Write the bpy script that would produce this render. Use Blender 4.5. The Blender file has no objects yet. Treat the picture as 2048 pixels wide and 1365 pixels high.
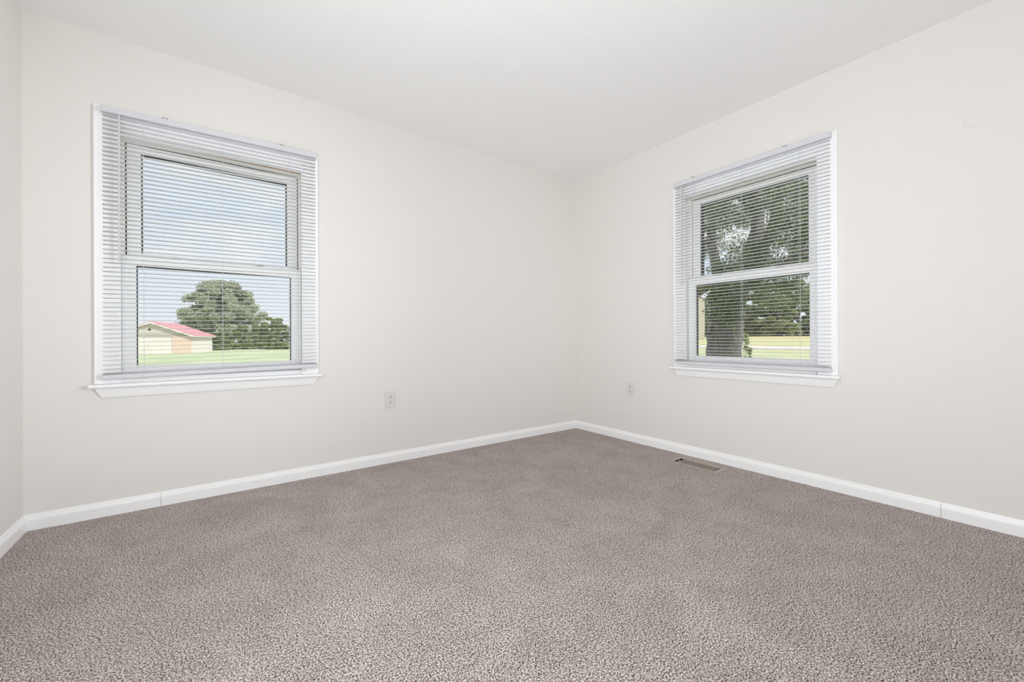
import bpy, bmesh, math, random
import numpy as np
from mathutils import Vector, Matrix

S = bpy.context.scene
COL = S.collection
random.seed(7)

# ------------------------------------------------------------------ camera
F_PX, YAW, ROLL, CY = 813.52, 0.632802, -0.0039975, 676.2
CAM = Vector((-2.8949, -2.8818, 0.8941))
fw = Vector((math.sin(YAW), math.cos(YAW), 0))
rt0 = Vector((math.cos(YAW), -math.sin(YAW), 0))
up0 = Vector((0, 0, 1))
cr, sr = math.cos(ROLL), math.sin(ROLL)
rt = rt0 * cr + up0 * sr
up = up0 * cr - rt0 * sr
cd = bpy.data.cameras.new('camera')
cam = bpy.data.objects.new('camera', cd)
COL.objects.link(cam)
cd.sensor_width = 36.0
cd.lens = F_PX * 36.0 / 2048.0
cd.shift_y = (CY - 682.5) / 2048.0
cd.clip_start, cd.clip_end = 0.02, 600
M = Matrix((rt, up, -fw)).transposed().to_4x4()
M.translation = CAM
cam.matrix_world = M
S.camera = cam

# ------------------------------------------------------------------ view
S.view_settings.view_transform = 'Standard'
S.view_settings.look = 'None'
S.view_settings.gamma = 1.0
S.view_settings.use_curve_mapping = False
S.view_settings.exposure = 0.0
S.cycles.max_bounces = 14
S.cycles.diffuse_bounces = 9
S.cycles.transparent_max_bounces = 24
S.cycles.sample_clamp_indirect = 4.0

# ------------------------------------------------------------------ world sky
W = bpy.data.worlds.new('sky')
S.world = W
W.use_nodes = True
nt = W.node_tree
nt.nodes.clear()
o = nt.nodes.new('ShaderNodeOutputWorld')
bg = nt.nodes.new('ShaderNodeBackground')
tc = nt.nodes.new('ShaderNodeTexCoord')
mp = nt.nodes.new('ShaderNodeMapping')
mp.inputs['Scale'].default_value = (1.0, 1.0, 2.2)
mp.inputs['Location'].default_value = (0.35, 0.2, 0.1)
nz = nt.nodes.new('ShaderNodeTexNoise')
nz.inputs['Scale'].default_value = 4.2
nz.inputs['Detail'].default_value = 7
nz.inputs['Roughness'].default_value = 0.55
cr_ = nt.nodes.new('ShaderNodeValToRGB')
cr_.color_ramp.elements[0].position = 0.49
cr_.color_ramp.elements[0].color = (0.76, 0.86, 1.0, 1)
cr_.color_ramp.elements[1].position = 0.64
cr_.color_ramp.elements[1].color = (1.0, 1.0, 1.0, 1)
sx = nt.nodes.new('ShaderNodeSeparateXYZ')
mr = nt.nodes.new('ShaderNodeMapRange')
mr.inputs['From Min'].default_value = 0.0
mr.inputs['From Max'].default_value = 0.24
mr.inputs['To Min'].default_value = 0.75
mr.inputs['To Max'].default_value = 0.0
mx = nt.nodes.new('ShaderNodeMix')
mx.data_type = 'RGBA'
mx.inputs['B'].default_value = (0.95, 0.97, 1.0, 1)
L = nt.links.new
L(tc.outputs['Generated'], mp.inputs['Vector'])
L(mp.outputs['Vector'], nz.inputs['Vector'])
L(nz.outputs['Fac'], cr_.inputs['Fac'])
L(tc.outputs['Generated'], sx.inputs['Vector'])
L(sx.outputs['Z'], mr.inputs['Value'])
L(mr.outputs['Result'], mx.inputs['Factor'])
L(cr_.outputs['Color'], mx.inputs['A'])
L(mx.outputs['Result'], bg.inputs['Color'])
bg.inputs['Strength'].default_value = 1.0
L(bg.outputs['Background'], o.inputs['Surface'])

# ------------------------------------------------------------------ lights
def sun(name, frm, strength, angle):
    ld = bpy.data.lights.new(name, 'SUN')
    ld.energy = strength
    ld.angle = math.radians(angle)
    ob = bpy.data.objects.new(name, ld)
    COL.objects.link(ob)
    ob.rotation_euler = (-Vector(frm)).to_track_quat('-Z', 'Y').to_euler()
    return ob

def area(name, loc, target, sx_, sy_, power, colr=(1, 1, 1), spread=180):
    ld = bpy.data.lights.new(name, 'AREA')
    ld.shape = 'RECTANGLE'
    ld.size, ld.size_y = sx_, sy_
    ld.energy = power
    ld.color = colr
    ld.spread = math.radians(spread)
    ob = bpy.data.objects.new(name, ld)
    COL.objects.link(ob)
    ob.location = loc
    ob.rotation_euler = (Vector(target) - Vector(loc)).to_track_quat('-Z', 'Y').to_euler()
    return ob

sun('sun', (0.6, -1.0, 1.25), 4.2, 2.0)
# added unseen area lights behind and beside the viewpoint, aimed at ceiling and walls
LC = (0.90, 0.955, 1.0)
area('bounce_light', (-3.0, -3.4, 0.28), (-1.2, -1.2, 2.44), 1.2, 0.6, 2.3, LC)
area('ceiling_beam', (-3.0, -3.4, 0.26), (-1.3, -1.2, 2.44), 1.2, 0.6, 5.3, LC, 90)
area('side_fill', (-0.5, -3.6, 1.3), (-3.6, -0.6, 1.2), 0.9, 1.4, 8.2, LC, 55)
area('corner_fill', (-1.35, -3.9, 1.1), (0, 0, 1.0), 0.9, 1.2, 2.0, LC, 60)
area('left_fill', (-3.585, -2.6, 1.25), (0, -2.3, 1.25), 0.6, 1.6, 46.0, LC)

# ------------------------------------------------------------------ materials
def nodes_of(name):
    m = bpy.data.materials.new(name)
    m.use_nodes = True
    n = m.node_tree
    b = n.nodes['Principled BSDF']
    return m, n, b

def add_bump(n, b, scale, strength, dist, detail=3, coord='Object'):
    t = n.nodes.new('ShaderNodeTexCoord')
    z = n.nodes.new('ShaderNodeTexNoise')
    z.inputs['Scale'].default_value = scale
    z.inputs['Detail'].default_value = detail
    u = n.nodes.new('ShaderNodeBump')
    u.inputs['Strength'].default_value = strength
    u.inputs['Distance'].default_value = dist
    n.links.new(t.outputs[coord], z.inputs['Vector'])
    n.links.new(z.outputs['Fac'], u.inputs['Height'])
    n.links.new(u.outputs['Normal'], b.inputs['Normal'])
    return z

def plain(name, rgb, rough=0.5, spec=0.5, metal=0.0, vary=0.0, vscale=8.0, bump=0.0, bscale=60):
    m, n, b = nodes_of(name)
    b.inputs['Base Color'].default_value = (*rgb, 1)
    b.inputs['Roughness'].default_value = rough
    b.inputs['Specular IOR Level'].default_value = spec
    b.inputs['Metallic'].default_value = metal
    if bump:
        add_bump(n, b, bscale, bump, 0.002)
    if vary:
        t = n.nodes.new('ShaderNodeTexCoord')
        z = n.nodes.new('ShaderNodeTexNoise')
        z.inputs['Scale'].default_value = vscale
        z.inputs['Detail'].default_value = 5
        r = n.nodes.new('ShaderNodeValToRGB')
        r.color_ramp.elements[0].color = (*[c * (1 - vary) for c in rgb], 1)
        r.color_ramp.elements[1].color = (*[min(1, c * (1 + vary)) for c in rgb], 1)
        r.color_ramp.elements[0].position = 0.3
        r.color_ramp.elements[1].position = 0.7
        n.links.new(t.outputs['Object'], z.inputs['Vector'])
        n.links.new(z.outputs['Fac'], r.inputs['Fac'])
        n.links.new(r.outputs['Color'], b.inputs['Base Color'])
    return m

def make_wall_mat():
    m, n, b = nodes_of('wall_paint')
    b.inputs['Base Color'].default_value = (0.780, 0.753, 0.722, 1)
    b.inputs['Roughness'].default_value = 0.62
    b.inputs['Specular IOR Level'].default_value = 0.25
    add_bump(n, b, 180, 0.06, 0.001, 2)
    return m

def make_ceiling_mat():
    m, n, b = nodes_of('ceiling_texture')
    b.inputs['Base Color'].default_value = (0.925, 0.925, 0.925, 1)
    b.inputs['Roughness'].default_value = 0.85
    b.inputs['Specular IOR Level'].default_value = 0.1
    z = add_bump(n, b, 75, 0.35, 0.004, 4)
    return m

def make_carpet_mat():
    m, n, b = nodes_of('carpet_pile')
    b.inputs['Roughness'].default_value = 0.95
    b.inputs['Specular IOR Level'].default_value = 0.05
    b.inputs['Sheen Weight'].default_value = 0.06
    b.inputs['Sheen Roughness'].default_value = 0.6
    N, LK = n.nodes.new, n.links.new
    t = N('ShaderNodeTexCoord')
    # yarn tufts: fine clumpy noise, dark between the tips
    z1 = N('ShaderNodeTexNoise'); z1.inputs['Scale'].default_value = 215
    z1.inputs['Detail'].default_value = 3.5; z1.inputs['Roughness'].default_value = 0.72
    z1.inputs['Distortion'].default_value = 0.35
    LK(t.outputs['Object'], z1.inputs['Vector'])
    r = N('ShaderNodeValToRGB')
    e = r.color_ramp.elements
    e[0].position = 0.385; e[0].color = (0.036, 0.024, 0.018, 1)
    e[1].position = 0.625; e[1].color = (0.86, 0.80, 0.775, 1)
    for p_, c_ in ((0.435, (0.115, 0.083, 0.070)), (0.476, (0.31, 0.257, 0.233)), (0.52, (0.50, 0.438, 0.412)), (0.57, (0.67, 0.605, 0.578))):
        q = e.new(p_); q.color = (*c_, 1)
    LK(z1.outputs['Fac'], r.inputs['Fac'])
    # vacuum and foot marks: shading of the leaning nap, painted into the colour
    nz_ = N('ShaderNodeTexNoise'); nz_.inputs['Scale'].default_value = 4.2
    nz_.inputs['Detail'].default_value = 9; nz_.inputs['Roughness'].default_value = 0.68
    nz_.inputs['Distortion'].default_value = 0.6
    LK(t.outputs['Object'], nz_.inputs['Vector'])
    nm = N('ShaderNodeMapRange')
    nm.inputs['From Min'].default_value = 0.34; nm.inputs['From Max'].default_value = 0.66
    nm.inputs['To Min'].default_value = 0.90; nm.inputs['To Max'].default_value = 1.14
    LK(nz_.outputs['Fac'], nm.inputs['Value'])
    vm = N('ShaderNodeVectorMath'); vm.operation = 'SCALE'
    LK(r.outputs['Color'], vm.inputs[0]); LK(nm.outputs['Result'], vm.inputs['Scale'])
    LK(vm.outputs[0], b.inputs['Base Color'])
    bu = N('ShaderNodeBump'); bu.inputs['Strength'].default_value = 0.7
    bu.inputs['Distance'].default_value = 0.006
    LK(z1.outputs['Fac'], bu.inputs['Height'])
    LK(bu.outputs['Normal'], b.inputs['Normal'])
    return m

def make_glass_mat():
    m = bpy.data.materials.new('window_glass'); m.use_nodes = True
    n = m.node_tree; n.nodes.clear()
    oo = n.nodes.new('ShaderNodeOutputMaterial')
    tr = n.nodes.new('ShaderNodeBsdfTransparent')
    tr.inputs['Color'].default_value = (0.97, 0.985, 0.98, 1)
    gl = n.nodes.new('ShaderNodeBsdfGlossy'); gl.inputs['Roughness'].default_value = 0.02
    fr = n.nodes.new('ShaderNodeFresnel'); fr.inputs['IOR'].default_value = 1.45
    ms = n.nodes.new('ShaderNodeMixShader')
    n.links.new(fr.outputs[0], ms.inputs[0])
    n.links.new(tr.outputs[0], ms.inputs[1])
    n.links.new(gl.outputs[0], ms.inputs[2])
    n.links.new(ms.outputs[0], oo.inputs[0])
    return m

def make_slat_mat():
    m, n, b = nodes_of('blind_vinyl')
    b.inputs['Base Color'].default_value = (0.93, 0.93, 0.94, 1)
    b.inputs['Roughness'].default_value = 0.45
    tl = n.nodes.new('ShaderNodeBsdfTranslucent')
    tl.inputs['Color'].default_value = (0.95, 0.95, 0.955, 1)
    ms = n.nodes.new('ShaderNodeMixShader'); ms.inputs[0].default_value = 0.55
    n.links.new(b.outputs[0], ms.inputs[1]); n.links.new(tl.outputs[0], ms.inputs[2])
    n.links.new(ms.outputs[0], n.nodes['Material Output'].inputs['Surface'])
    return m

def make_leaf_mat(name, c0, c1, c2, transl=0.35):
    m, n, b = nodes_of(name)
    at_ = n.nodes.new('ShaderNodeAttribute'); at_.attribute_name = 'tint'
    r = n.nodes.new('ShaderNodeValToRGB')
    e = r.color_ramp.elements
    e[0].color = (*c0, 1); e[1].color = (*c2, 1)
    q = e.new(0.5); q.color = (*c1, 1)
    n.links.new(at_.outputs['Fac'], r.inputs['Fac'])
    n.links.new(r.outputs['Color'], b.inputs['Base Color'])
    b.inputs['Roughness'].default_value = 0.55
    b.inputs['Specular IOR Level'].default_value = 0.3
    tl = n.nodes.new('ShaderNodeBsdfTranslucent')
    n.links.new(r.outputs['Color'], tl.inputs['Color'])
    ms = n.nodes.new('ShaderNodeMixShader'); ms.inputs[0].default_value = transl
    n.links.new(b.outputs[0], ms.inputs[1]); n.links.new(tl.outputs[0], ms.inputs[2])
    n.links.new(ms.outputs[0], n.nodes['Material Output'].inputs['Surface'])
    return m

def make_bark_mat(name='bark', base=(0.20, 0.16, 0.13)):
    m, n, b = nodes_of(name)
    t = n.nodes.new('ShaderNodeTexCoord')
    mp_ = n.nodes.new('ShaderNodeMapping'); mp_.inputs['Scale'].default_value = (9, 9, 2)
    z = n.nodes.new('ShaderNodeTexNoise'); z.inputs['Scale'].default_value = 2.2
    z.inputs['Detail'].default_value = 8; z.inputs['Roughness'].default_value = 0.65
    r = n.nodes.new('ShaderNodeValToRGB')
    r.color_ramp.elements[0].position = 0.32
    r.color_ramp.elements[0].color = (*[c * 0.45 for c in base], 1)
    r.color_ramp.elements[1].position = 0.68
    r.color_ramp.elements[1].color = (*[c * 1.6 for c in base], 1)
    n.links.new(t.outputs['Object'], mp_.inputs[0]); n.links.new(mp_.outputs[0], z.inputs['Vector'])
    n.links.new(z.outputs['Fac'], r.inputs['Fac']); n.links.new(r.outputs['Color'], b.inputs['Base Color'])
    u = n.nodes.new('ShaderNodeBump'); u.inputs['Strength'].default_value = 0.8; u.inputs['Distance'].default_value = 0.05
    n.links.new(z.outputs['Fac'], u.inputs['Height']); n.links.new(u.outputs['Normal'], b.inputs['Normal'])
    b.inputs['Roughness'].default_value = 0.9
    return m

def make_siding_mat(name, rgb, pitch):
    m, n, b = nodes_of(name)
    t = n.nodes.new('ShaderNodeTexCoord'); s = n.nodes.new('ShaderNodeSeparateXYZ')
    n.links.new(t.outputs['Object'], s.inputs[0])
    d = n.nodes.new('ShaderNodeMath'); d.operation = 'DIVIDE'; d.inputs[1].default_value = pitch
    f = n.nodes.new('ShaderNodeMath'); f.operation = 'FRACT'
    n.links.new(s.outputs['Z'], d.inputs[0]); n.links.new(d.outputs[0], f.inputs[0])
    u = n.nodes.new('ShaderNodeBump'); u.inputs['Strength'].default_value = 0.8; u.inputs['Distance'].default_value = 0.02
    n.links.new(f.outputs[0], u.inputs['Height']); n.links.new(u.outputs['Normal'], b.inputs['Normal'])
    b.inputs['Base Color'].default_value = (*rgb, 1)
    b.inputs['Roughness'].default_value = 0.6
    return m

def make_brick_mat():
    m, n, b = nodes_of('tan_brick')
    t = n.nodes.new('ShaderNodeTexCoord')
    k = n.nodes.new('ShaderNodeTexBrick'); k.inputs['Scale'].default_value = 4
    k.inputs['Color1'].default_value = (0.74, 0.54, 0.43, 1)
    k.inputs['Color2'].default_value = (0.66, 0.46, 0.35, 1)
    k.inputs['Mortar'].default_value = (0.72, 0.62, 0.54, 1)
    mp_ = n.nodes.new('ShaderNodeMapping'); mp_.inputs['Rotation'].default_value = (math.pi / 2, 0, 0)
    n.links.new(t.outputs['Object'], mp_.inputs[0]); n.links.new(mp_.outputs[0], k.inputs['Vector'])
    n.links.new(k.outputs['Color'], b.inputs['Base Color'])
    b.inputs['Roughness'].default_value = 0.85
    return m

def make_ground_mat():
    m, n, b = nodes_of('lawn_grass')
    N, LK = n.nodes.new, n.links.new
    t = N('ShaderNodeTexCoord')
    z = N('ShaderNodeTexNoise'); z.inputs['Scale'].default_value = 0.35; z.inputs['Detail'].default_value = 8
    z.inputs['Roughness'].default_value = 0.7
    LK(t.outputs['Object'], z.inputs['Vector'])
    r = N('ShaderNodeValToRGB')
    r.color_ramp.elements[0].position = 0.3; r.color_ramp.elements[0].color = (0.33, 0.40, 0.20, 1)
    r.color_ramp.elements[1].position = 0.72; r.color_ramp.elements[1].color = (0.56, 0.57, 0.35, 1)
    LK(z.outputs['Fac'], r.inputs['Fac'])
    r2 = N('ShaderNodeValToRGB')
    r2.color_ramp.elements[0].position = 0.3; r2.color_ramp.elements[0].color = (0.42, 0.43, 0.17, 1)
    r2.color_ramp.elements[1].position = 0.7; r2.color_ramp.elements[1].color = (0.60, 0.52, 0.28, 1)
    LK(z.outputs['Fac'], r2.inputs['Fac'])
    sp = N('ShaderNodeSeparateXYZ'); LK(t.outputs['Object'], sp.inputs[0])
    mq = N('ShaderNodeMapRange'); mq.inputs['From Min'].default_value = 22; mq.inputs['From Max'].default_value = 50
    LK(sp.outputs['X'], mq.inputs['Value'])
    mm = N('ShaderNodeMix'); mm.data_type = 'RGBA'
    LK(mq.outputs['Result'], mm.inputs['Factor']); LK(r.outputs['Color'], mm.inputs['A']); LK(r2.outputs['Color'], mm.inputs['B'])
    LK(mm.outputs['Result'], b.inputs['Base Color'])
    b.inputs['Roughness'].default_value = 0.9
    add_bump(n, b, 6, 0.6, 0.05, 6)
    return m

WALL = make_wall_mat()
CEIL = make_ceiling_mat()
CARPET = make_carpet_mat()
TRIM = plain('trim_white', (0.91, 0.912, 0.914), 0.35, 0.4)
VINYL = plain('vinyl_white', (0.92, 0.92, 0.92), 0.4, 0.4)
CREAM = plain('vinyl_cream', (0.91, 0.88, 0.81), 0.5, 0.3)
TANWOOD = plain('tan_wood', (0.40, 0.24, 0.10), 0.6, 0.3, vary=0.3, vscale=20)
BLACK = plain('black_gasket', (0.012, 0.012, 0.013), 0.6, 0.3)
DARK = plain('dark_gap', (0.03, 0.025, 0.022), 0.8, 0.1)
GLASS = make_glass_mat()
SLAT = make_slat_mat()
HEADR = plain('headrail_metal', (0.66, 0.66, 0.695), 0.4, 0.5)
WANDM = plain('wand_plastic', (0.62, 0.62, 0.64), 0.2, 0.5)
CORD = plain('blind_cord', (0.72, 0.72, 0.74), 0.8, 0.1)
CLIP = plain('clear_clip', (0.68, 0.68, 0.71), 0.15, 0.6)
PLATE = plain('outlet_plate', (0.71, 0.695, 0.695), 0.35, 0.5)
SOCK = plain('outlet_face', (0.74, 0.725, 0.725), 0.3, 0.5)
REGM = plain('register_paint', (0.50, 0.41, 0.33), 0.4, 0.5, vary=0.15, vscale=30)
REGL = plain('register_louver', (0.55, 0.47, 0.40), 0.4, 0.5)
LOCKM = plain('lock_metal', (0.55, 0.55, 0.55), 0.35, 0.5)
EXT = make_siding_mat('house_siding', (0.6, 0.56, 0.5), 0.12)
ROOFM = plain('shingle', (0.16, 0.14, 0.13), 0.9, 0.1, vary=0.4, vscale=5)

# ------------------------------------------------------------------ mesh helpers
def box(bm, x0, x1, y0, y1, z0, z1):
    vs = [bm.verts.new(c) for c in ((x0, y0, z0), (x1, y0, z0), (x1, y1, z0), (x0, y1, z0),
                                    (x0, y0, z1), (x1, y0, z1), (x1, y1, z1), (x0, y1, z1))]
    for f in ((0, 3, 2, 1), (4, 5, 6, 7), (0, 1, 5, 4), (1, 2, 6, 5), (2, 3, 7, 6), (3, 0, 4, 7)):
        bm.faces.new([vs[i] for i in f])
    return vs

def ring(bm, ou, iu, d0, d1):
    """Rectangular frame in the u-z plane: ou, iu = (u0,u1,z0,z1); solid from d0 to d1 in y."""
    def rect(r, y):
        u0, u1, z0, z1 = r
        return [bm.verts.new(c) for c in ((u0, y, z0), (u1, y, z0), (u1, y, z1), (u0, y, z1))]
    a, b_, c, d = rect(ou, d0), rect(iu, d0), rect(ou, d1), rect(iu, d1)
    for i in range(4):
        j = (i + 1) % 4
        bm.faces.new((a[i], a[j], b_[j], b_[i]))
        bm.faces.new((c[j], c[i], d[i], d[j]))
        bm.faces.new((a[j], a[i], c[i], c[j]))
        bm.faces.new((b_[i], b_[j], d[j], d[i]))

def tube(bm, pts, radii, n=10, caps=True):
    rings_ = []
    pts = [Vector(p) for p in pts]
    for i, p in enumerate(pts):
        a = pts[max(0, i - 1)]; b_ = pts[min(len(pts) - 1, i + 1)]
        t = (b_ - a).normalized()
        ref = Vector((0, 0, 1)) if abs(t.z) < 0.9 else Vector((1, 0, 0))
        x = t.cross(ref).normalized(); y = t.cross(x).normalized()
        r = radii[i] if hasattr(radii, '__len__') else radii
        rings_.append([bm.verts.new(p + (x * math.cos(k * 2 * math.pi / n) + y * math.sin(k * 2 * math.pi / n)) * r) for k in range(n)])
    for i in range(len(rings_) - 1):
        for k in range(n):
            bm.faces.new((rings_[i][k], rings_[i][(k + 1) % n], rings_[i + 1][(k + 1) % n], rings_[i + 1][k]))
    if caps:
        bm.faces.new(rings_[0][::-1]); bm.faces.new(rings_[-1])

def obj(name, bm, mat, parent=None, bevel=0.0, smooth=False, segs=2):
    bmesh.ops.recalc_face_normals(bm, faces=bm.faces[:])
    me = bpy.data.meshes.new(name)
    bm.to_mesh(me); bm.free()
    me.materials.append(mat)
    if smooth:
        for p in me.polygons:
            p.use_smooth = True
    ob = bpy.data.objects.new(name, me)
    COL.objects.link(ob)
    if parent:
        ob.parent = parent
    if bevel:
        md = ob.modifiers.new('bevel', 'BEVEL')
        md.width = bevel; md.segments = segs; md.limit_method = 'ANGLE'
        md.angle_limit = math.radians(40)
    return ob

def boxobj(name, dims, mat, parent=None, bevel=0.0):
    bm = bmesh.new(); box(bm, *dims)
    return obj(name, bm, mat, parent, bevel)

def empty(name, loc=(0, 0, 0), rz=0.0):
    ob = bpy.data.objects.new(name, None)
    COL.objects.link(ob)
    ob.location = loc
    ob.rotation_euler = (0, 0, rz)
    ob.empty_display_size = 0.1
    return ob

def tag(ob, label=None, cat=None, group=None, kind=None):
    if label: ob['label'] = label
    if cat: ob['category'] = cat
    if group: ob['group'] = group
    if kind: ob['kind'] = kind
    return ob

def children(o_):
    return [c for c in bpy.data.objects if c.parent == o_]

def copy_tree(o_, parent=None):
    c = o_.copy(); COL.objects.link(c)
    if parent:
        c.parent = parent
    for ch in children(o_):
        copy_tree(ch, c)
    return c

def at(px, py, depth):
    """World point seen at a photograph pixel, at a depth in metres along the optical axis."""
    d = fw + rt * ((px - 1024) / F_PX) - up * ((py - CY) / F_PX)
    return CAM + d * depth

# ------------------------------------------------------------------ room
XL, YR, H, TH = -3.614, -4.20, 2.44, 0.16
WA, WB = -2.861, -1.593            # window centres: along wall_back (x) and wall_right (y)
HO = (-0.445, 0.445, 0.672, 1.985) # wall opening, local u and z

def wall_hole(name, u0, u1, uc):
    bm = bmesh.new()
    ring(bm, (u0, u1, -0.3, H + 0.12), (uc + HO[0], uc + HO[1], HO[2], HO[3]), 0.0, TH)
    return bm

ob = obj('wall_back', wall_hole('wall_back', XL - TH, TH, WA), WALL)
tag(ob, 'off-white painted wall with the shed view window', 'wall', kind='structure')
bm = wall_hole('wall_right', -TH, -YR + TH, -WB)
ob = obj('wall_right', bm, WALL); ob.rotation_euler = (0, 0, -math.pi / 2)
tag(ob, 'off-white painted wall with the tree view window', 'wall', kind='structure')
tag(boxobj('wall_left', (XL - TH, XL, YR - TH, 0, -0.3, H + 0.12), WALL), 'off-white wall strip at the left edge', 'wall', kind='structure')
tag(boxobj('wall_rear', (XL - TH, TH, YR - TH, YR, -0.3, H + 0.12), WALL), 'off-white wall behind the viewpoint', 'wall', kind='structure')
tag(boxobj('ceiling', (XL - TH, TH, YR - TH, TH, H, H + 0.12), CEIL), 'white textured ceiling', 'ceiling', kind='structure')
tag(boxobj('roof', (XL - 0.9, 1.60, YR - 0.9, 0.85, H + 0.125, H + 0.28), ROOFM), 'unseen roof slab, eaves extended to keep the sun out of the windows', 'roof', kind='structure')  # out of view; overhang added to block sun from the windows

# carpet with a cut-out for the register duct
RX, RY = -0.172, -1.352
bm = bmesh.new()
def floor_ring(bm_, o4, i4, z0, z1):
    def rc(r, z):
        return [bm_.verts.new(c) for c in ((r[0], r[2], z), (r[1], r[2], z), (r[1], r[3], z), (r[0], r[3], z))]
    a, b_, c, d = rc(o4, z1), rc(i4, z1), rc(o4, z0), rc(i4, z0)
    for i in range(4):
        j = (i + 1) % 4
        bm_.faces.new((a[i], a[j], b_[j], b_[i])); bm_.faces.new((c[j], c[i], d[i], d[j]))
        bm_.faces.new((a[j], a[i], c[i], c[j])); bm_.faces.new((b_[i], b_[j], d[j], d[i]))
floor_ring(bm, (XL - 0.02, 0.02, YR - 0.02, 0.02), (RX - 0.0560, RX + 0.0560, RY - 0.154, RY + 0.154), -0.25, 0.0)
tag(obj('floor', bm, CARPET), 'speckled brown and beige cut-pile carpet', 'carpet', kind='structure')

# baseboards: moulded profile swept along the wall with mitred ends
PROF = [(0.0, -0.012), (0.013, -0.012), (0.013, 0.045), (0.0122, 0.051), (0.0100, 0.0565), (0.0075, 0.0625), (0.006, 0.068), (0.0045, 0.0725), (0.002, 0.0742), (0.0, 0.0742)]
def baseboard(name, length, loc, rz, joints=(), label=''):
    """local x runs along the wall from 0 to length, room on the -y side."""
    bm_ = bmesh.new()
    cuts = [0.0] + sorted(joints) + [length]
    for s in range(len(cuts) - 1):
        a, b_ = cuts[s], cuts[s + 1]
        rows = []
        for q, first in ((a, s == 0), (b_, s == len(cuts) - 2)):
            sgn = 1 if q == a else -1
            rows.append([bm_.verts.new((q + sgn * (p[0] if first else 0.0007), -p[0], p[1])) for p in PROF])
        for i in range(len(PROF) - 1):
            bm_.faces.new((rows[0][i], rows[0][i + 1], rows[1][i + 1], rows[1][i]))
        bm_.faces.new(rows[0]); bm_.faces.new(rows[1][::-1])
    ob_ = obj(name, bm_, TRIM)
    ob_.location = loc; ob_.rotation_euler = (0, 0, rz)
    tag(ob_, label, 'baseboard', kind='structure')
    return ob_
baseboard('baseboard_back', -XL, (XL, 0, 0), 0, (-XL - 3.125,), 'white baseboard under the shed view window')
baseboard('baseboard_right', -YR, (0, 0, 0), -math.pi / 2, (2.514,), 'white baseboard under the tree view window')
baseboard('baseboard_left', -YR, (XL, YR, 0), math.pi / 2, (), 'white baseboard at the left edge')
baseboard('baseboard_rear', -XL, (0, YR, 0), math.pi, (), 'white baseboard behind the viewpoint')

# ------------------------------------------------------------------ windows
LOW_G = (-0.364, 0.364, 0.755, 1.285)
UP_G = (-0.348, 0.348, 1.358, 1.896)
LOW_S = (-0.4205, 0.4205, 0.700, 1.335)
UP_S = (-0.4050, 0.4050, 1.300, 1.938)

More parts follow.
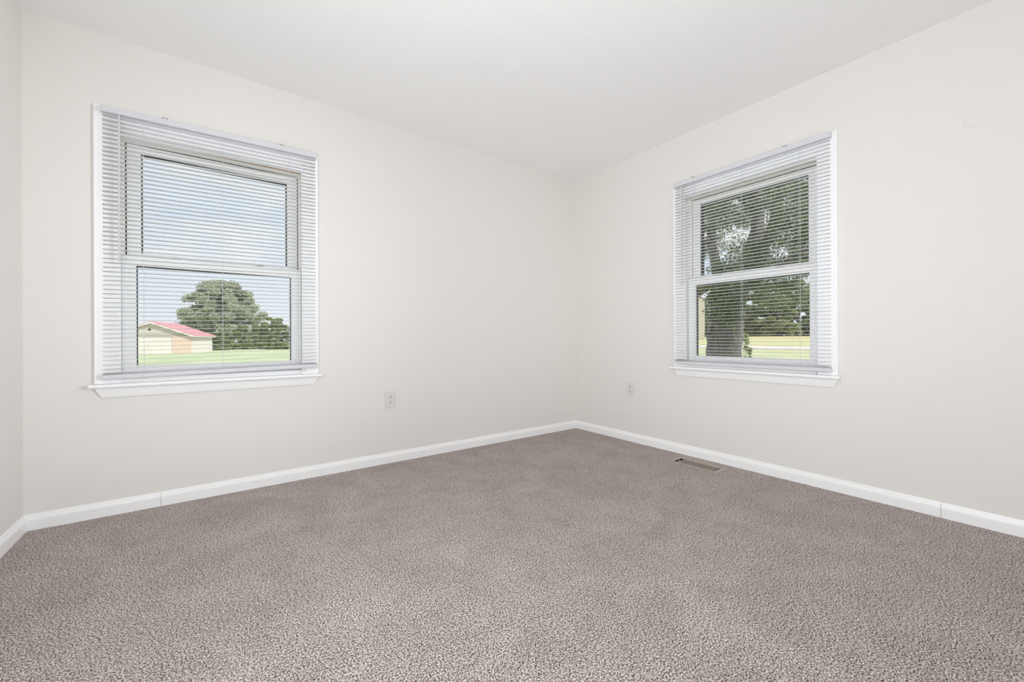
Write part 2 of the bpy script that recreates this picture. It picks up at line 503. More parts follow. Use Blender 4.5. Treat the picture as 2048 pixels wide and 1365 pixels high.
def make_window(name, loc, rz, label):
    w = empty(name, loc, rz)
    tag(w, label, 'window', kind='structure')
    # casing: head board and two side boards, one U-shaped frame
    bm_ = bmesh.new()
    zb, zt, zi, ui, uo = 0.6695, 2.075, 1.958, 0.4165, 0.515
    lo = [(-uo, zb), (-uo, zt), (uo, zt), (uo, zb)]
    li = [(-ui, zb), (-ui, zi), (ui, zi), (ui, zb)]
    fo_ = [bm_.verts.new((p[0], -0.018, p[1])) for p in lo]; fi_ = [bm_.verts.new((p[0], -0.018, p[1])) for p in li]
    bo_ = [bm_.verts.new((p[0], 0.0, p[1])) for p in lo]; bi_ = [bm_.verts.new((p[0], 0.0, p[1])) for p in li]
    for i in range(3):
        bm_.faces.new((fo_[i], fo_[i + 1], fi_[i + 1], fi_[i])); bm_.faces.new((bo_[i + 1], bo_[i], bi_[i], bi_[i + 1]))
        bm_.faces.new((fo_[i + 1], fo_[i], bo_[i], bo_[i + 1])); bm_.faces.new((fi_[i], fi_[i + 1], bi_[i + 1], bi_[i]))
    bm_.faces.new((fo_[0], fi_[0], bi_[0], bo_[0])); bm_.faces.new((fi_[3], fo_[3], bo_[3], bi_[3]))
    obj('casing', bm_, TRIM, w, 0.003)
    # stool with rounded nose and horns
    bm_ = bmesh.new()
    prof = [(0.03, 0.650), (-0.040, 0.650), (-0.0445, 0.653), (-0.046, 0.6595), (-0.0445, 0.666), (-0.040, 0.669), (0.03, 0.669)]
    rows = []
    for s in (-1, 1):
        rows.append([bm_.verts.new((s * (0.530 if p[0] < 0 else 0.440), min(p[0], -0.0005) if False else p[0], p[1])) for p in prof])
    for i in range(len(prof)):
        j = (i + 1) % len(prof)
        bm_.faces.new((rows[0][i], rows[0][j], rows[1][j], rows[1][i]))
    bm_.faces.new(rows[0]); bm_.faces.new(rows[1][::-1])
    obj('stool', bm_, TRIM, w)
    # apron with returned, sloping ends
    bm_ = bmesh.new()
    prof = [(0.0, 0.6495), (-0.017, 0.6495), (-0.0165, 0.635), (-0.013, 0.615), (-0.0095, 0.602), (-0.007, 0.598), (0.0, 0.598)]
    rows = []
    for s in (-1, 1):
        rows.append([bm_.verts.new((s * (0.489 + 0.025 * (p[1] - 0.598) / 0.0515), p[0], p[1])) for p in prof])
    for i in range(len(prof)):
        j = (i + 1) % len(prof)
        bm_.faces.new((rows[0][i], rows[0][j], rows[1][j], rows[1][i]))
    bm_.faces.new(rows[0]); bm_.faces.new(rows[1][::-1])
    obj('apron', bm_, TRIM, w)
    # outer vinyl frame lining the opening
    bm_ = bmesh.new()
    ring(bm_, (HO[0], HO[1], HO[2], HO[3]), (-0.426, 0.426, 0.694, 1.947), 0.0, 0.155)
    jb = obj('jamb', bm_, VINYL, w)
    boxobj('head_lining', (-0.4258, 0.4258, 0.006, 0.070, 1.9425, 1.9475), CREAM, w)
    # brown seam where the head lining meets the casing
    boxobj('head_seam', (-0.420, 0.420, 0.0005, 0.0055, 1.9425, 1.9472), TANWOOD, w)['label'] = 'brown seam along the head of the opening'
    # dark strips added for the shade in the gaps around the sashes
    for s in (-1, 1):
        a, b_ = sorted((s * 0.4208, s * 0.4258))
        boxobj('gap_shade_strip', (a, b_, 0.040, 0.062, 0.700, 1.335), DARK, w)
        a, b_ = sorted((s * 0.4052, s * 0.4105))
        boxobj('gap_shade_strip', (a, b_, 0.082, 0.100, 1.342, 1.940), DARK, w)
        a, b_ = sorted((s * 0.4107, s * 0.4258))
        boxobj('jamb_stop', (a, b_, 0.068, 0.150, 1.336, 1.946), CREAM, w)
        boxobj('screw', (s * 0.4262 - 0.0028 - (0.0028 if s > 0 else -0.0028), s * 0.4262 + 0.0028 - (0.0028 if s > 0 else -0.0028), 0.020, 0.026, 1.817, 1.823), DARK, w)
    boxobj('gap_shade_strip', (-0.405, 0.405, 0.082, 0.100, 1.9385, 1.944), DARK, w)
    # sashes
    for nm, s, g, d0, d1, dg, rev in (('lower_sash', LOW_S, LOW_G, 0.030, 0.066, 0.050, 0.068), ('upper_sash', UP_S, UP_G, 0.070, 0.112, 0.086, 0.128)):
        bm_ = bmesh.new()
        ring(bm_, s, g, d0, dg)
        sash = obj(nm, bm_, VINYL, w, 0.002)
        bm_ = bmesh.new()
        ring(bm_, (s[0] + 0.001, s[1] - 0.001, s[2] + 0.001, s[3] - 0.001), (g[0] + 0.003, g[1] - 0.003, g[2] - 0.012, g[3] - 0.004), dg + 0.0005, rev)
        obj('gasket', bm_, BLACK, sash)['label'] = 'black outer frame around the pane'
        boxobj('glass', (g[0] - 0.004, g[1] + 0.004, dg - 0.0045, dg - 0.0005, g[2] - 0.004, g[3] + 0.004), GLASS, sash)['label'] = 'clear glass pane'
        if nm == 'lower_sash':
            for s_ in (-0.2, 0.2):
                bm_ = bmesh.new()
                box(bm_, s_ - 0.024, s_ + 0.024, 0.034, 0.052, 1.3352, 1.340)
                box(bm_, s_ - 0.010, s_ + 0.014, 0.032, 0.046, 1.340, 1.346)
                obj('sash_lock', bm_, LOCKM, sash, 0.002)['label'] = 'small grey sash lock'
            for s_ in (-0.385, 0.385):
                boxobj('tilt_latch', (s_ - 0.016, s_ + 0.016, 0.036, 0.050, 1.3352, 1.339), VINYL, sash, 0.001)
    return w

make_window('window_1', (WA, 0, 0), 0, 'double-hung window looking out to the shed')
make_window('window_2', (0, WB, 0), -math.pi / 2, 'double-hung window looking out to the big tree')

# ------------------------------------------------------------------ mini blinds
def slat_section(c, w=0.0254, crown=0.0021, n=6):
    out = []
    for i in range(n + 1):
        t = -1 + 2 * i / n
        out.append((t * w / 2, c + crown * (1 - t * t)))
    return out

obj_plain = obj
def make_blind(name, loc, rz, tilt, zt, zb, label, twist):
    """Local origin at the middle of the head rail's top edge."""
    b_ = empty(name, loc, rz)
    b_.rotation_euler = (0, 0, rz)
    tag(b_, label, 'blind', 'white mini blinds over the two windows')
    hw = 0.4885
    def obj(*a_, **k_):              # the blind hangs plumb but its rails slope by `tilt`
        for v_ in a_[1].verts:
            v_.co.z += tilt * v_.co.x
        return obj_plain(*a_, **k_)
    def boxobj(name_, dims, mat, parent=None, bevel=0.0):
        bq = bmesh.new(); box(bq, *dims)
        return obj(name_, bq, mat, parent, bevel)
    yc = -0.0365                     # slat centre line, in front of the wall
    drop = zt - zb
    # head rail: open U channel with rolled lips
    bm_ = bmesh.new()
    prof = [(-0.0500, 0.0), (-0.0507, -0.002), (-0.0507, -0.026), (-0.0495, -0.0290), (-0.0465, -0.0300), (-0.0265, -0.0300), (-0.0235, -0.029), (-0.0225, -0.026), (-0.0225, 0.0), (-0.0240, 0.0), (-0.0240, -0.0255), (-0.0490, -0.0255), (-0.0490, 0.0)]
    r0 = [bm_.verts.new((-hw, p[0], p[1])) for p in prof]
    r1 = [bm_.verts.new((hw, p[0], p[1])) for p in prof]
    for i in range(len(prof)):
        j = (i + 1) % len(prof)
        bm_.faces.new((r0[i], r0[j], r1[j], r1[i]))
    bm_.faces.new(r0); bm_.faces.new(r1[::-1])
    hr = obj('headrail', bm_, HEADR, b_)
    for s in (-1, 1):
        a, c = sorted((s * hw, s * (hw + 0.0025)))
        boxobj('end_bracket', (a, c, -0.0512, -0.0190, -0.0305, 0.0015), HEADR, b_, 0.0008)
    # slats
    pitch = 0.02235
    first = -0.0300 - 0.0150
    zr = -drop + 0.0225              # top of the bottom rail
    zs = []
    z = first
    while z > zr + 0.012:
        zs.append(z); z -= pitch
    zs += [zr + 0.0072, zr + 0.0036, zr + 0.0006]
    bm_ = bmesh.new()
    for k, z in enumerate(zs):
        wob = random.uniform(-0.0006, 0.0006)
        sag = random.uniform(0.0, 0.0012)
        ang0 = random.uniform(-0.03, 0.03) * (0.5 if k > 6 else 1.3) + twist[2]
        sec = slat_section(0.0)
        cols = []
        xs = [-hw + 0.0015, -0.335, -0.17, 0.0, 0.17, 0.335, hw - 0.0015]
        for x in xs:
            dz = -sag * (math.sin((x / 0.335) * math.pi) ** 2)
            row = []
            ang = ang0 + (twist[0] * (0.5 - x / (2 * hw)) + twist[1] * (0.5 + x / (2 * hw))) * min(1.0, max(0.25, (z - zr) / 0.9))
            for (yy, zz) in sec:
                y2 = yy * math.cos(ang) - zz * math.sin(ang); z2 = yy * math.sin(ang) + zz * math.cos(ang)
                row.append(bm_.verts.new((x, yc + y2, z + wob + z2 + dz)))
            cols.append(row)
        for i in range(len(xs) - 1):
            for j in range(len(sec) - 1):
                bm_.faces.new((cols[i][j], cols[i][j + 1], cols[i + 1][j + 1], cols[i + 1][j]))
    sl = obj('slats', bm_, SLAT, b_, smooth=True)
    md = sl.modifiers.new('thick', 'SOLIDIFY'); md.thickness = 0.0005; md.offset = -1
    # bottom rail
    bm_ = bmesh.new()
    box(bm_, -hw, hw, yc - 0.0125, yc + 0.0125, -drop, zr)
    br = obj('bottom_rail', bm_, HEADR, b_, 0.004, segs=3)
    for s in (-1, 1):
        a, c = sorted((s * (hw - 0.001), s * (hw + 0.0025)))
        boxobj('end_cap', (a, c, yc - 0.0128, yc + 0.0128, -drop - 0.0004, zr + 0.0004), HEADR, br, 0.002)
    for x in (-0.335, 0.0, 0.335):
        bm_ = bmesh.new()
        tube(bm_, [(x, yc, -drop - 0.004), (x, yc, -drop + 0.002)], [0.0045, 0.0055], 10)
        obj('button', bm_, WANDM, br)
        # ladder: front and back strings, rungs and the lift cord through the slats
        bm_ = bmesh.new()
        for yy in (yc - 0.0133, yc + 0.0133):
            tube(bm_, [(x, yy, -0.028), (x, yy, zr)], 0.00045, 5)
        for z in zs[:-3]:
            tube(bm_, [(x - 0.001, yc - 0.0133, z - 0.0008), (x - 0.001, yc + 0.0133, z - 0.0008)], 0.0003, 4)
        tube(bm_, [(x + 0.003, yc, -0.028), (x + 0.003, yc, zr)], 0.0005, 5)
        obj('ladder_cord', bm_, CORD, b_)
    # tilt wand on its hook, near the left end
    xw = -0.4235
    bm_ = bmesh.new()
    tube(bm_, [(xw, -0.0585, -0.052), (xw, -0.0585, -0.765)], [0.0046, 0.0046], 6)
    tube(bm_, [(xw, -0.0585, -0.765), (xw, -0.0585, -0.776)], [0.0056, 0.0050], 6)
    wd = obj('tilt_wand', bm_, WANDM, b_)
    wd['label'] = 'long grey tilt wand'
    bm_ = bmesh.new()
    tube(bm_, [(xw, -0.0455, -0.027), (xw, -0.0525, -0.0335), (xw, -0.0585, -0.038), (xw, -0.0585, -0.054)], [0.0014, 0.0014, 0.0014, 0.0022], 8)
    tube(bm_, [(xw, -0.0585, -0.044), (xw, -0.0585, -0.054)], [0.0040, 0.0046], 8)
    obj('hook', bm_, CLIP, wd)
    # lift cord with tassel at the right
    xc = 0.4145
    bm_ = bmesh.new()
    tube(bm_, [(xc, -0.052, -0.030), (xc + 0.001, -0.0525, -0.7), (xc, -0.052, -drop - 0.012)], 0.0006, 5)
    lc = obj('lift_cord', bm_, CORD, b_)
    bm_ = bmesh.new()
    tube(bm_, [(xc, -0.052, -drop + 0.004), (xc, -0.052, -drop - 0.020)], [0.0022, 0.0042], 8)
    obj('tassel', bm_, HEADR, lc)
    # clear valance clips hooked over the head rail, dark grip ends on top
    for x in (-0.245, 0.300) if tilt else (-0.335, 0.262):
        bm_ = bmesh.new()
        box(bm_, x - 0.0055, x + 0.0055, -0.0525, -0.0510, -0.0315, 0.0015)
        box(bm_, x - 0.0055, x + 0.0055, -0.0525, -0.0380, 0.0010, 0.0024)
        box(bm_, x - 0.0055, x + 0.0055, -0.0560, -0.0380, -0.0335, -0.0310)
        cl = obj('valance_clip', bm_, CLIP, b_, 0.0004)
        bm_ = bmesh.new()
        for k in range(4):
            box(bm_, x - 0.012 + k * 0.006, x - 0.0085 + k * 0.006, -0.0515, -0.0460, 0.0022, 0.0050)
        obj('grip', bm_, DARK, cl)['label'] = 'dark teeth on top of the clip'
    return b_

make_blind('window_blind', (WA + 0.0075, 0, 2.0705), 0, 0.0172, 2.0705, 0.7020,
           'white mini blind hung slightly crooked over the window with the shed', (-0.13, -0.01, 0.0))
make_blind('window_blind', (0, WB, 2.069), -math.pi / 2, 0.0, 2.069, 0.690,
           'white mini blind hanging level over the window with the big tree', (0.0, 0.0, 0.0))

# ------------------------------------------------------------------ outlets
def make_outlet(loc, rz, label):
    t = empty('electrical_outlet', loc, rz)
    tag(t, label, 'outlet', 'wall outlets')
    boxobj('cover_plate', (-0.0385, 0.0385, -0.0060, 0.0, -0.060, 0.060), PLATE, t, 0.0022)
    for zc in (0.0205, -0.0205):
        bm_ = bmesh.new()
        pts = []
        for k in range(28):
            a = 2 * math.pi * k / 28
            pts.append((max(-0.0145, min(0.0145, 0.0172 * math.cos(a))), max(-0.0138, min(0.0138, 0.0172 * math.sin(a)))))
        f = [bm_.verts.new((p[0], -0.0078, zc + p[1])) for p in pts]
        g = [bm_.verts.new((p[0], -0.0055, zc + p[1])) for p in pts]
        bm_.faces.new(f); bm_.faces.new(g[::-1])
        for i in range(28):
            j = (i + 1) % 28
            bm_.faces.new((f[j], f[i], g[i], g[j]))
        rc = obj('receptacle', bm_, SOCK, t)
        for sx_, hh in ((-0.0066, 0.0046), (0.0066, 0.0052)):
            boxobj('slot', (sx_ - 0.0016, sx_ + 0.0016, -0.0080, -0.0074, zc - 0.0035 - hh, zc - 0.0035 + hh), BLACK, rc)
        bm_ = bmesh.new()
        tube(bm_, [(0, -0.0080, zc + 0.0085), (0, -0.0074, zc + 0.0085)], 0.0034, 12)
        obj('ground_hole', bm_, BLACK, rc)
    bm_ = bmesh.new()
    tube(bm_, [(0, -0.0068, 0), (0, -0.0058, 0)], [0.0028, 0.0032], 12)
    obj('screw', bm_, PLATE, t)
    return t

make_outlet((-1.871, 0, 0.452), 0, 'white duplex outlet low on the wall right of the shed window')
make_outlet((0, -0.658, 0.447), -math.pi / 2, 'white duplex outlet low on the wall left of the tree window')

# ------------------------------------------------------------------ floor register
reg = empty('floor_register', (RX, RY, 0.0))
tag(reg, 'beige metal floor register set in the carpet beside the baseboard', 'vent')
bm = bmesh.new()
floor_ring(bm, (-0.0595, 0.0595, -0.168, 0.168), (-0.0535, 0.0535, -0.1510, 0.1510), -0.002, 0.0035)
obj('frame', bm, REGM, reg, 0.0012)
bm = bmesh.new()
floor_ring(bm, (-0.0556, 0.0556, -0.1535, 0.1535), (-0.0540, 0.0540, -0.1515, 0.1515), -0.085, -0.0025)
box(bm, -0.0556, 0.0556, -0.1535, 0.1535, -0.088, -0.0855)
obj('duct_box', bm, BLACK, reg)
y0 = 0.118
n_l = 20
for k in range(n_l):
    y = y0 - k * 0.0136
    bm = bmesh.new()
    box(bm, -0.0534, 0.0534, y - 0.0022, y + 0.0022, 0.0006, 0.0024)
    obj('louver', bm, REGL, reg)
bm = bmesh.new()
box(bm, -0.006, 0.006, 0.1265, 0.1420, -0.006, -0.003)
box(bm, -0.002, 0.002, 0.1320, 0.1350, -0.003, 0.0030)
obj('damper_lever', bm, REGM, reg)

# ------------------------------------------------------------------ small marks on the right wall
bm = bmesh.new()
tube(bm, [(-0.0022, -2.480, 1.820), (0.004, -2.480, 1.820)], [0.0026, 0.0014], 8)
tag(obj('wall_nail', bm, LOCKM), 'tiny nail head high on the wall right of the tree window', 'nail')
bm = bmesh.new()
tube(bm, [(-0.0012, -2.626, 1.909), (0.0005, -2.626, 1.909)], [0.030, 0.033], 28)
tag(obj('trim_1', bm, WALL), 'round painted-over patch', 'patch', kind='structure')

# ------------------------------------------------------------------ outdoors
GZ = -1.0
def ground_z(x, y):
    z = GZ
    if x > 12:
        t = min(1.0, (x - 12) / 83.0)
        k = max(0.0, min(1.0, (x - 12) / 20.0)) * max(0.0, min(1.0, 1.3 - max(0.0, (y - 30)) / 40.0))
        z += 2.0 * t * k
    return z

GROUND = make_ground_mat()
def grid(name, x0, x1, y0, y1, nx, ny, mat, dz=0.0):
    bm_ = bmesh.new()
    vv = [[bm_.verts.new((x0 + (x1 - x0) * i / nx, y0 + (y1 - y0) * j / ny,
                          ground_z(x0 + (x1 - x0) * i / nx, y0 + (y1 - y0) * j / ny) + dz)) for j in range(ny + 1)] for i in range(nx + 1)]
    for i in range(nx):
        for j in range(ny):
            bm_.faces.new((vv[i][j], vv[i + 1][j], vv[i + 1][j + 1], vv[i][j + 1]))
    return obj(name, bm_, mat, smooth=True)
tag(grid('ground', -120, 180, -60, 180, 120, 96, GROUND), 'sunlit mown lawn around the house', 'lawn', kind='structure')
ROADM = plain('pale_gravel', (0.62, 0.54, 0.50), 0.9, 0.1, vary=0.15, vscale=1.5)
def strip(name, x0, x1, y0, y1, mat, dz):
    bm_ = bmesh.new()
    rows_ = []
    for j in range(61):
        y = y0 + (y1 - y0) * j / 60
        za, zb_ = ground_z(x0, y) + dz, ground_z(x1, y) + dz
        rows_.append([bm_.verts.new(c) for c in ((x0 - 0.4, y, za - 0.6), (x0, y, za), (x1, y, zb_), (x1 + 0.4, y, zb_ - 0.6))])
    for j in range(60):
        for i in range(3):
            bm_.faces.new((rows_[j][i], rows_[j][i + 1], rows_[j + 1][i + 1], rows_[j + 1][i]))
    return obj(name, bm_, mat)
tag(strip('road', 40.0, 45.5, -40, 110, ROADM, 0.05), 'pale road across the field beyond the big tree', 'road', kind='structure')
BANKM = plain('dry_bank', (0.50, 0.30, 0.20), 0.95, 0.1, vary=0.3, vscale=0.4)
tag(strip('bank', 92, 99, -40, 110, BANKM, 0.06), 'reddish dry bank at the far edge of the field', 'bank', kind='structure')

def leaf_mesh(name, P, size, mat, parent, rng, up_bias=0.35, aspect=1.8, tint=None):
    n = len(P)
    nrm = rng.normal(size=(n, 3)); nrm[:, 2] = np.abs(nrm[:, 2]) + up_bias
    nrm /= np.linalg.norm(nrm, axis=1)[:, None]
    a = rng.normal(size=(n, 3)); a -= (a * nrm).sum(1)[:, None] * nrm
    a /= np.linalg.norm(a, axis=1)[:, None]
    b2 = np.cross(nrm, a)
    sz = size * rng.uniform(0.6, 1.3, n)[:, None]
    V = np.empty((n, 4, 3))
    V[:, 0] = P - a * sz * aspect * 0.5
    V[:, 1] = P + b2 * sz * 0.5 + nrm * sz * 0.08
    V[:, 2] = P + a * sz * aspect * 0.5
    V[:, 3] = P - b2 * sz * 0.5 + nrm * sz * 0.08
    me = bpy.data.meshes.new(name)
    me.vertices.add(n * 4); me.loops.add(n * 4); me.polygons.add(n)
    me.vertices.foreach_set('co', V.reshape(-1))
    me.loops.foreach_set('vertex_index', np.arange(n * 4, dtype=np.int32))
    me.polygons.foreach_set('loop_start', np.arange(0, n * 4, 4, dtype=np.int32))
    me.polygons.foreach_set('loop_total', np.full(n, 4, dtype=np.int32))
    at_ = me.attributes.new('tint', 'FLOAT', 'FACE')
    tv = rng.uniform(0, 1, n) if tint is None else tint
    at_.data.foreach_set('value', tv.astype(np.float32))
    me.update(); me.validate()
    me.materials.append(mat)
    ob_ = bpy.data.objects.new(name, me); COL.objects.link(ob_)
    if parent: ob_.parent = parent
    return ob_

def clump_points(rng, centers, radii, counts, shell=0.55):
    out = []
    for c, r, k in zip(centers, radii, counts):
        d = rng.normal(size=(k, 3)); d /= np.linalg.norm(d, axis=1)[:, None]
        rr = rng.uniform(shell, 1.0, k) ** 0.7
        out.append(np.asarray(c) + d * rr[:, None] * np.asarray(r))
    return np.concatenate(out)

LEAF_PALE = make_leaf_mat('leaf_pale', (0.34, 0.38, 0.26), (0.48, 0.51, 0.36), (0.64, 0.63, 0.46))
LEAF_MID = make_leaf_mat('leaf_mid', (0.16, 0.21, 0.09), (0.33, 0.38, 0.16), (0.52, 0.54, 0.25))
LEAF_DEEP = make_leaf_mat('leaf_deep', (0.06, 0.085, 0.04), (0.13, 0.165, 0.075), (0.32, 0.37, 0.16), 0.42)
BARK = make_bark_mat('bark', (0.20, 0.165, 0.145))

# --- far tree behind the shed
def far_tree(name, base, height, width, mat, label, cat, seed, leaf, nclump=60, per=420, trunk=True, group=None, flat=1.0, zlow=0.12, skirt=0):
    rng = np.random.default_rng(seed)
    t = empty(name, base)
    tag(t, label, cat, group)
    cs, rs, ks = [], [], []
    for i in range(nclump):
        u = rng.uniform(0, 1); ang = rng.uniform(0, 2 * math.pi)
        hz = zlow + (1 - zlow) * u
        r = width * rng.uniform(0.05, 0.085)
        prof_ = math.sqrt(max(0.0, 1 - max(0.0, (hz - zlow - 0.08) / (0.92 - zlow)) ** 1.7))
        rad = max(0.0, width * 0.5 - r) * prof_ * math.sqrt(rng.uniform(0.1, 1))
        cs.append((rad * math.cos(ang), rad * math.sin(ang) * flat, min(height - r * 0.7, hz * height)))
        rs.append((r, r, r * 0.75)); ks.append(per)
    for i in range(skirt):
        ang = rng.uniform(0, 2 * math.pi); r = width * rng.uniform(0.06, 0.10)
        rad = (width * 0.5 - r) * math.sqrt(rng.uniform(0.2, 1))
        cs.append((rad * math.cos(ang), rad * math.sin(ang), rng.uniform(0.1, 0.22 * height)))
        rs.append((r, r, r * 0.9)); ks.append(per // 2)
    P = clump_points(rng, cs, rs, ks, 0.3)
    P = P[P[:, 2] > 0.05]
    leaf_mesh('foliage', P, leaf, mat, t, rng)
    bm_ = bmesh.new()
    tr_h = height * 0.55
    tube(bm_, [(0, 0, -0.2), (0.05 * width * .2, 0, tr_h * 0.4), (0, 0.1, tr_h)], [width * 0.035, width * 0.027, width * 0.012], 10)
    for k in range(5):
        a = k * 1.26 + seed
        tube(bm_, [(0, 0, tr_h * (0.4 + 0.1 * k)), (math.cos(a) * width * 0.18, math.sin(a) * width * 0.18, tr_h * (0.75 + 0.1 * k))], [width * 0.014, width * 0.006], 6)
    obj('trunk', bm_, BARK, t, smooth=True)
    return t

def gpoint(px, depth):
    p = at(px, 700, depth)
    return Vector((p.x, p.y, ground_z(p.x, p.y)))

far_tree('round_tree', gpoint(447, 96), 15.6, 21.0, LEAF_PALE, 'tall rounded pale green tree rising behind the shed', 'tree', 3, 0.24, 190, 400)
hedge = [(440, 70, 3.2, 3.6, 'low dark bush touching the back corner of the shed'),
         (483, 75, 4.2, 4.6, 'low bush left of the middle in front of the rounded tree'),
         (520, 80, 5.2, 5.0, 'olive bush under the right side of the rounded tree'),
         (556, 74, 5.6, 5.2, 'bright green bush second from the right edge of the shed window'),
         (594, 79, 5.8, 5.0, 'bright green bush cut off by the right edge of the shed window'),
         (540, 88, 6.6, 6.0, 'taller bush standing behind the row right of the rounded tree')]
for i, (px, dp, hh, ww, lb) in enumerate(hedge):
    far_tree('bush', gpoint(px, dp), hh, ww, LEAF_MID, lb, 'bush', 20 + i, 0.17, 60, 520, group='bushes along the lawn edge', zlow=0.02, skirt=36)

# --- shed
SHW = plain('shed_white', (0.74, 0.67, 0.62), 0.6, 0.3, vary=0.05, vscale=1)
SHS = make_siding_mat('shed_siding', (0.62, 0.56, 0.49), 0.2)
REDM = plain('red_roof_metal', (0.62, 0.25, 0.27), 0.45, 0.4, vary=0.08, vscale=1)
BRICK = make_brick_mat()
c0 = gpoint(384, 54.6)
view = Vector((c0.x - CAM.x, c0.y - CAM.y, 0)).normalized()
ANG = math.atan2(view.y, view.x) - math.pi / 2 - math.radians(16)   # shed turned so its right side shows
GW, SL, EH, AP = 8.6, 9.0, 2.45, 4.15
shed = empty('shed', c0, ANG)
tag(shed, 'white shed with a red metal roof out on the lawn', 'shed')
bm = bmesh.new()
# local frame: gable front along -x from the corner at the origin, side wall along +y
pts = [(-GW, 0), (0, 0), (0, EH), (-GW / 2, AP), (-GW, EH)]
f = [bm.verts.new((p[0], 0, p[1])) for p in pts]; g = [bm.verts.new((p[0], SL, p[1])) for p in pts]
bm.faces.new(f); bm.faces.new(g[::-1])
for i in (0, 1, 2, 3, 4):
    j = (i + 1) % 5
    bm.faces.new((f[j], f[i], g[i], g[j]))
obj('walls', bm, SHW, shed)
bm = bmesh.new()
tri = [(-GW + 0.05, EH), (-0.05, EH), (-GW / 2, AP - 0.05)]
f = [bm.verts.new((p[0], -0.04, p[1])) for p in tri]; g = [bm.verts.new((p[0], 0.0, p[1])) for p in tri]
bm.faces.new(f); bm.faces.new(g[::-1])
for i in range(3):
    j = (i + 1) % 3
    bm.faces.new((f[j], f[i], g[i], g[j]))
obj('gable_siding', bm, SHS, shed)
boxobj('band', (-GW - 0.02, 0.02, -0.07, 0.0, EH - 0.12, EH + 0.10), plain('band_grey', (0.42, 0.40, 0.34), 0.7), shed)['label'] = 'grey band under the gable'
boxobj('brick_panel', (-2.15, -0.05, -0.06, 0.0, 0.0, EH - 0.12), BRICK, shed)['label'] = 'tan orange panel at the corner'
ov = 0.35
sl = (AP - EH) / (GW / 2)
for s in (-1, 1):
    bm = bmesh.new()
    xr, xe = -GW / 2, (-GW / 2 + s * (GW / 2 + ov))
    zr_, ze = AP + 0.02, EH - sl * ov + 0.02
    v = [bm.verts.new(c) for c in ((xr, -ov, zr_), (xe, -ov, ze), (xe, SL + ov, ze), (xr, SL + ov, zr_))]
    v2 = [bm.verts.new((c.co.x, c.co.y, c.co.z + 0.09)) for c in v]
    bm.faces.new(v); bm.faces.new(v2[::-1])
    for i in range(4):
        j = (i + 1) % 4
        bm.faces.new((v[j], v[i], v2[i], v2[j]))
    obj('roof_panel', bm, REDM, shed)
    bm = bmesh.new()
    v = [bm.verts.new(c) for c in ((xr, -ov - 0.03, zr_ - 0.20), (xe, -ov - 0.03, ze - 0.20), (xe, -ov - 0.03, ze + 0.0), (xr, -ov - 0.03, zr_ + 0.0))]
    v2 = [bm.verts.new((c.co.x, c.co.y + 0.05, c.co.z)) for c in v]
    bm.faces.new(v); bm.faces.new(v2[::-1])
    for i in range(4):
        j = (i + 1) % 4
        bm.faces.new((v[j], v[i], v2[i], v2[j]))
    obj('rake_board', bm, SHW, shed)
boxobj('fascia', (ov - 0.05, ov, -ov, SL + ov, EH - sl * ov - 0.16, EH - sl * ov + 0.02), SHW, shed)
bm = bmesh.new()
tube(bm, [(-GW / 2 - 0.2, -0.06, EH + 0.75), (-GW / 2 - 0.2, -0.03, EH + 0.75)], 0.18, 16)
obj('gable_lamp', bm, DARK, shed)

# --- big tree close outside the right-hand window
TD = 8.5
def tp(px, py, dd=0.0):
    return at(px, py, TD + dd)
base = tp(1447, 700); base.z = ground_z(base.x, base.y)
big = empty('shade_tree', base)
tag(big, 'big forked shade tree with a thick trunk close outside the window', 'tree')
mpx = TD / F_PX
limbs = [
    ([(1443, 870, 0), (1446, 790, 0), (1447, 720, 0), (1449, 660, 0), (1457, 615, 0), (1474, 570, 0), (1498, 530, 0), (1515, 495, 0)], [54, 44, 39, 37, 36, 32, 27, 23]),
    ([(1505, 515, 0), (1514, 465, 0.1), (1517, 425, 0.2), (1506, 385, 0.4), (1490, 330, 0.6), (1470, 240, 0.8)], [20, 15, 13, 11, 9, 6]),
    ([(1510, 510, 0), (1538, 478, -0.2), (1549, 440, -0.3), (1556, 390, -0.4), (1572, 330, -0.5), (1600, 230, -0.6)], [18, 12, 10, 10, 9, 6]),
    ([(1455, 630, 0), (1438, 560, 0.3), (1424, 490, 0.5), (1424, 440, 0.7), (1405, 400, 0.9), (1370, 320, 1.2)], [22, 14, 11, 10, 9, 6]),
    ([(1549, 440, -0.3), (1590, 415, -0.8), (1640, 380, -1.2)], [6, 4, 2.5]),
    ([(1517, 425, 0.2), (1480, 400, 0.5), (1440, 350, 1.0)], [6, 4, 2.5]),
    ([(1424, 490, 0.5), (1400, 480, 0.4), (1370, 470, 0.2)], [7, 4, 2.5]),
    ([(1474, 570, 0), (1540, 545, -0.8), (1610, 500, -1.5), (1680, 470, -2)], [8, 5, 4, 2.5]),
]
bm = bmesh.new()
for pl, rl in limbs:
    P = [tp(a, b_, c) - base for a, b_, c in pl]
    # subdivide with a little wander
    PP, RR = [], []
    for i in range(len(P) - 1):
        for k in range(4):
            t = k / 4
            PP.append(P[i].lerp(P[i + 1], t) + Vector((random.uniform(-1, 1), random.uniform(-1, 1), random.uniform(-1, 1))) * rl[i] * mpx * 0.07)
            RR.append((rl[i] * (1 - t) + rl[i + 1] * t) * mpx * 0.86 * random.uniform(0.93, 1.07))
    PP.append(P[-1]); RR.append(rl[-1] * mpx)
    tube(bm, PP, RR, 14)
obj('trunk', bm, make_bark_mat('grey_bark', (0.17, 0.145, 0.14)), big, smooth=True)
rng = np.random.default_rng(11)
cs, rs, ks = [], [], []
def addc(px, py, dd, r, k):
    p = tp(px, py, dd) - base
    cs.append(tuple(p)); rs.append((r, r, r * 0.8)); ks.append(k)
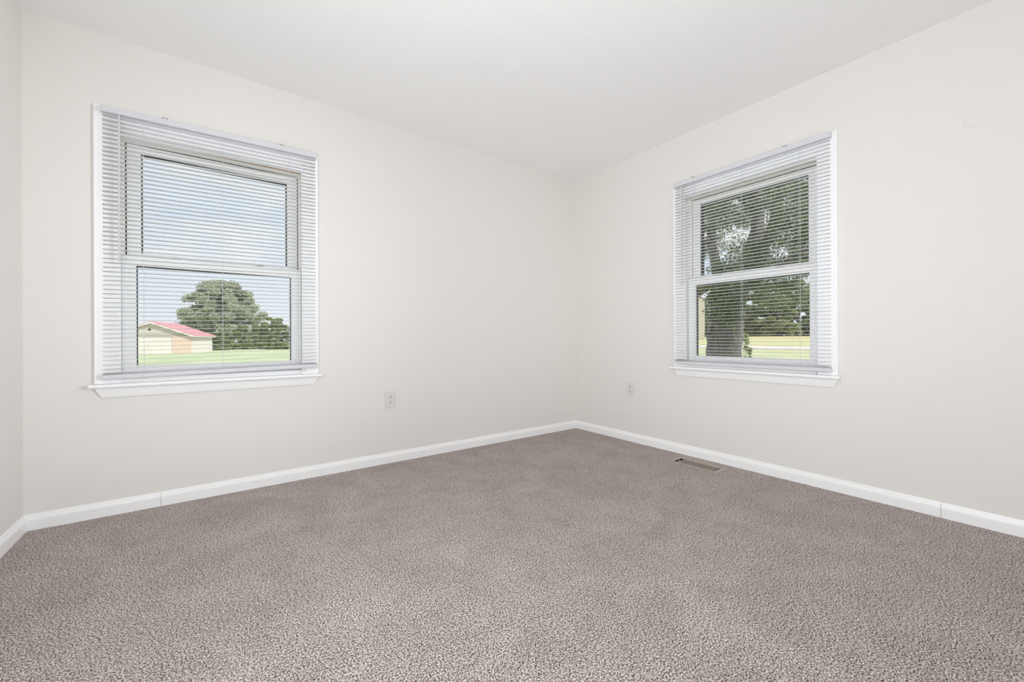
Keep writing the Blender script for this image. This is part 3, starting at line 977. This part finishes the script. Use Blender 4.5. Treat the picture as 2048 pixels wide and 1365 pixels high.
# canopy clumps scattered through depth
for i in range(230):
    px = rng.uniform(1330, 1700); py = rng.uniform(130, 545); dd = rng.uniform(-2.0, 3.5)
    if px < 1432 and py > 500:
        continue
    addc(px, py, dd, rng.uniform(0.18, 0.46), int(rng.uniform(240, 640)))
# drooping lower leaves in front of and beside the trunk
for i in range(26):
    addc(rng.uniform(1428, 1480), rng.uniform(535, 640), rng.uniform(-1.6, -0.6), rng.uniform(0.10, 0.26), int(rng.uniform(140, 380)))
for i in range(16):
    addc(rng.uniform(1412, 1486), rng.uniform(620, 672), rng.uniform(-1.4, -0.7), rng.uniform(0.06, 0.14), int(rng.uniform(14, 50)))
for i in range(30):
    addc(rng.uniform(1490, 1660), rng.uniform(505, 610), rng.uniform(-1.2, 2.5), rng.uniform(0.16, 0.38), int(rng.uniform(220, 560)))
for i in range(12):
    addc(rng.uniform(1560, 1660), rng.uniform(395, 470), rng.uniform(-2.0, -0.5), rng.uniform(0.25, 0.4), 380)
P = clump_points(rng, cs, rs, ks, 0.05)
fo = leaf_mesh('foliage', P, 0.027, LEAF_DEEP, big, rng, 0.2, 1.9)

# weeds at the foot of the trunk, seen over the sill
rngw = np.random.default_rng(31)
wb = tp(1492, 690, 1.0); wb.z = ground_z(wb.x, wb.y)
weed = empty('weeds', wb)
tag(weed, 'tall leafy weeds growing against the foot of the big tree', 'weeds')
cw, rw, kw = [], [], []
for i in range(26):
    t_ = rngw.uniform(0, 1) ** 0.8
    p = tp(1489 + rngw.normal() * (3 + 7 * t_), 664 + 110 * t_, rngw.uniform(0.8, 1.4)) - wb
    cw.append(tuple(p)); rw.append((0.05, 0.05, 0.07)); kw.append(16)
leaf_mesh('foliage', clump_points(rngw, cw, rw, kw, 0.05), 0.05, LEAF_MID, weed, rngw, 0.1, 2.4)
bm = bmesh.new()
for i in range(0, 26, 2):
    c = Vector(cw[i])
    tube(bm, [(c.x * 0.4, c.y * 0.4, -0.05), (c.x * 0.8, c.y * 0.8, c.z * 0.6), c], [0.008, 0.006, 0.003], 5)
obj('stems', bm, LEAF_MID, weed)

# --- tree line beyond the field
rows = [(1425, 100, 15, 13.6), (1541, 101, 13.5, 13.6), (1656, 100, 14, 13.4), (1482, 117, 21, 15.4), (1598, 118, 17, 15.4), (1706, 117, 18, 14.5)]
names_ = ['far tree mostly hidden behind the big trunk', 'far tree in the middle of the open view right of the trunk', 'far tree at the right side of the pane',
          'tallest far tree standing in the second row beside the trunk', 'second-row far tree between the middle and the right far trees', 'outermost second-row far tree past the right of the pane']
for i, (px, dp, hh, ww) in enumerate(rows):
    far_tree('field_tree', gpoint(px, dp), hh, ww, LEAF_MID, names_[i] + ', across the field', 'tree', 60 + i, 0.30, 80, 560, group='tree line across the field', zlow=0.02, skirt=60)

# --- cream house seen left of the trunk
hb = gpoint(1375, 82)
hv = Vector((hb.x - CAM.x, hb.y - CAM.y, 0)).normalized()
house = empty('neighbor_house', hb, math.atan2(hv.y, hv.x) - math.pi / 2)
tag(house, 'cream neighbouring house seen in a sliver left of the big trunk', 'house')
CREAMH = make_siding_mat('cream_siding', (0.85, 0.77, 0.65), 0.25)
bm = bmesh.new()
hw_, hd_, he, ha = 3.05, 4.0, 7.6, 10.2
pts = [(-2 * hw_ - 1, 0), (hw_, 0), (hw_, he), (-hw_ / 2 - .5, ha), (-2 * hw_ - 1, he)]
f = [bm.verts.new((p[0], -hd_, p[1])) for p in pts]; g = [bm.verts.new((p[0], hd_, p[1])) for p in pts]
bm.faces.new(f); bm.faces.new(g[::-1])
for i in range(5):
    j = (i + 1) % 5
    bm.faces.new((f[j], f[i], g[i], g[j]))
obj('walls', bm, CREAMH, house)
for s in (0, 1):
    bm = bmesh.new()
    a = pts[3]; b2 = pts[2] if s else pts[4]
    e = 0.5 if s else -0.5
    q = [(a[0], a[1] + 0.05), (b2[0] + e, b2[1] - 0.32)]
    v = [bm.verts.new(c) for c in ((q[0][0], -hd_ - .4, q[0][1]), (q[1][0], -hd_ - .4, q[1][1]), (q[1][0], hd_ + .4, q[1][1]), (q[0][0], hd_ + .4, q[0][1]))]
    v2 = [bm.verts.new((c.co.x, c.co.y, c.co.z + 0.15)) for c in v]
    bm.faces.new(v); bm.faces.new(v2[::-1])
    for i in range(4):
        j = (i + 1) % 4
        bm.faces.new((v[j], v[i], v2[i], v2[j]))
    obj('roof_panel', bm, ROOFM, house)
for wx in (-5.2, -2.0):
    for wz in (1.0, 4.4):
        boxobj('window', (wx - 0.55, wx + 0.55, -hd_ - 0.06, -hd_, wz, wz + 1.5), plain('house_window', (0.1, 0.12, 0.14), 0.1), house)
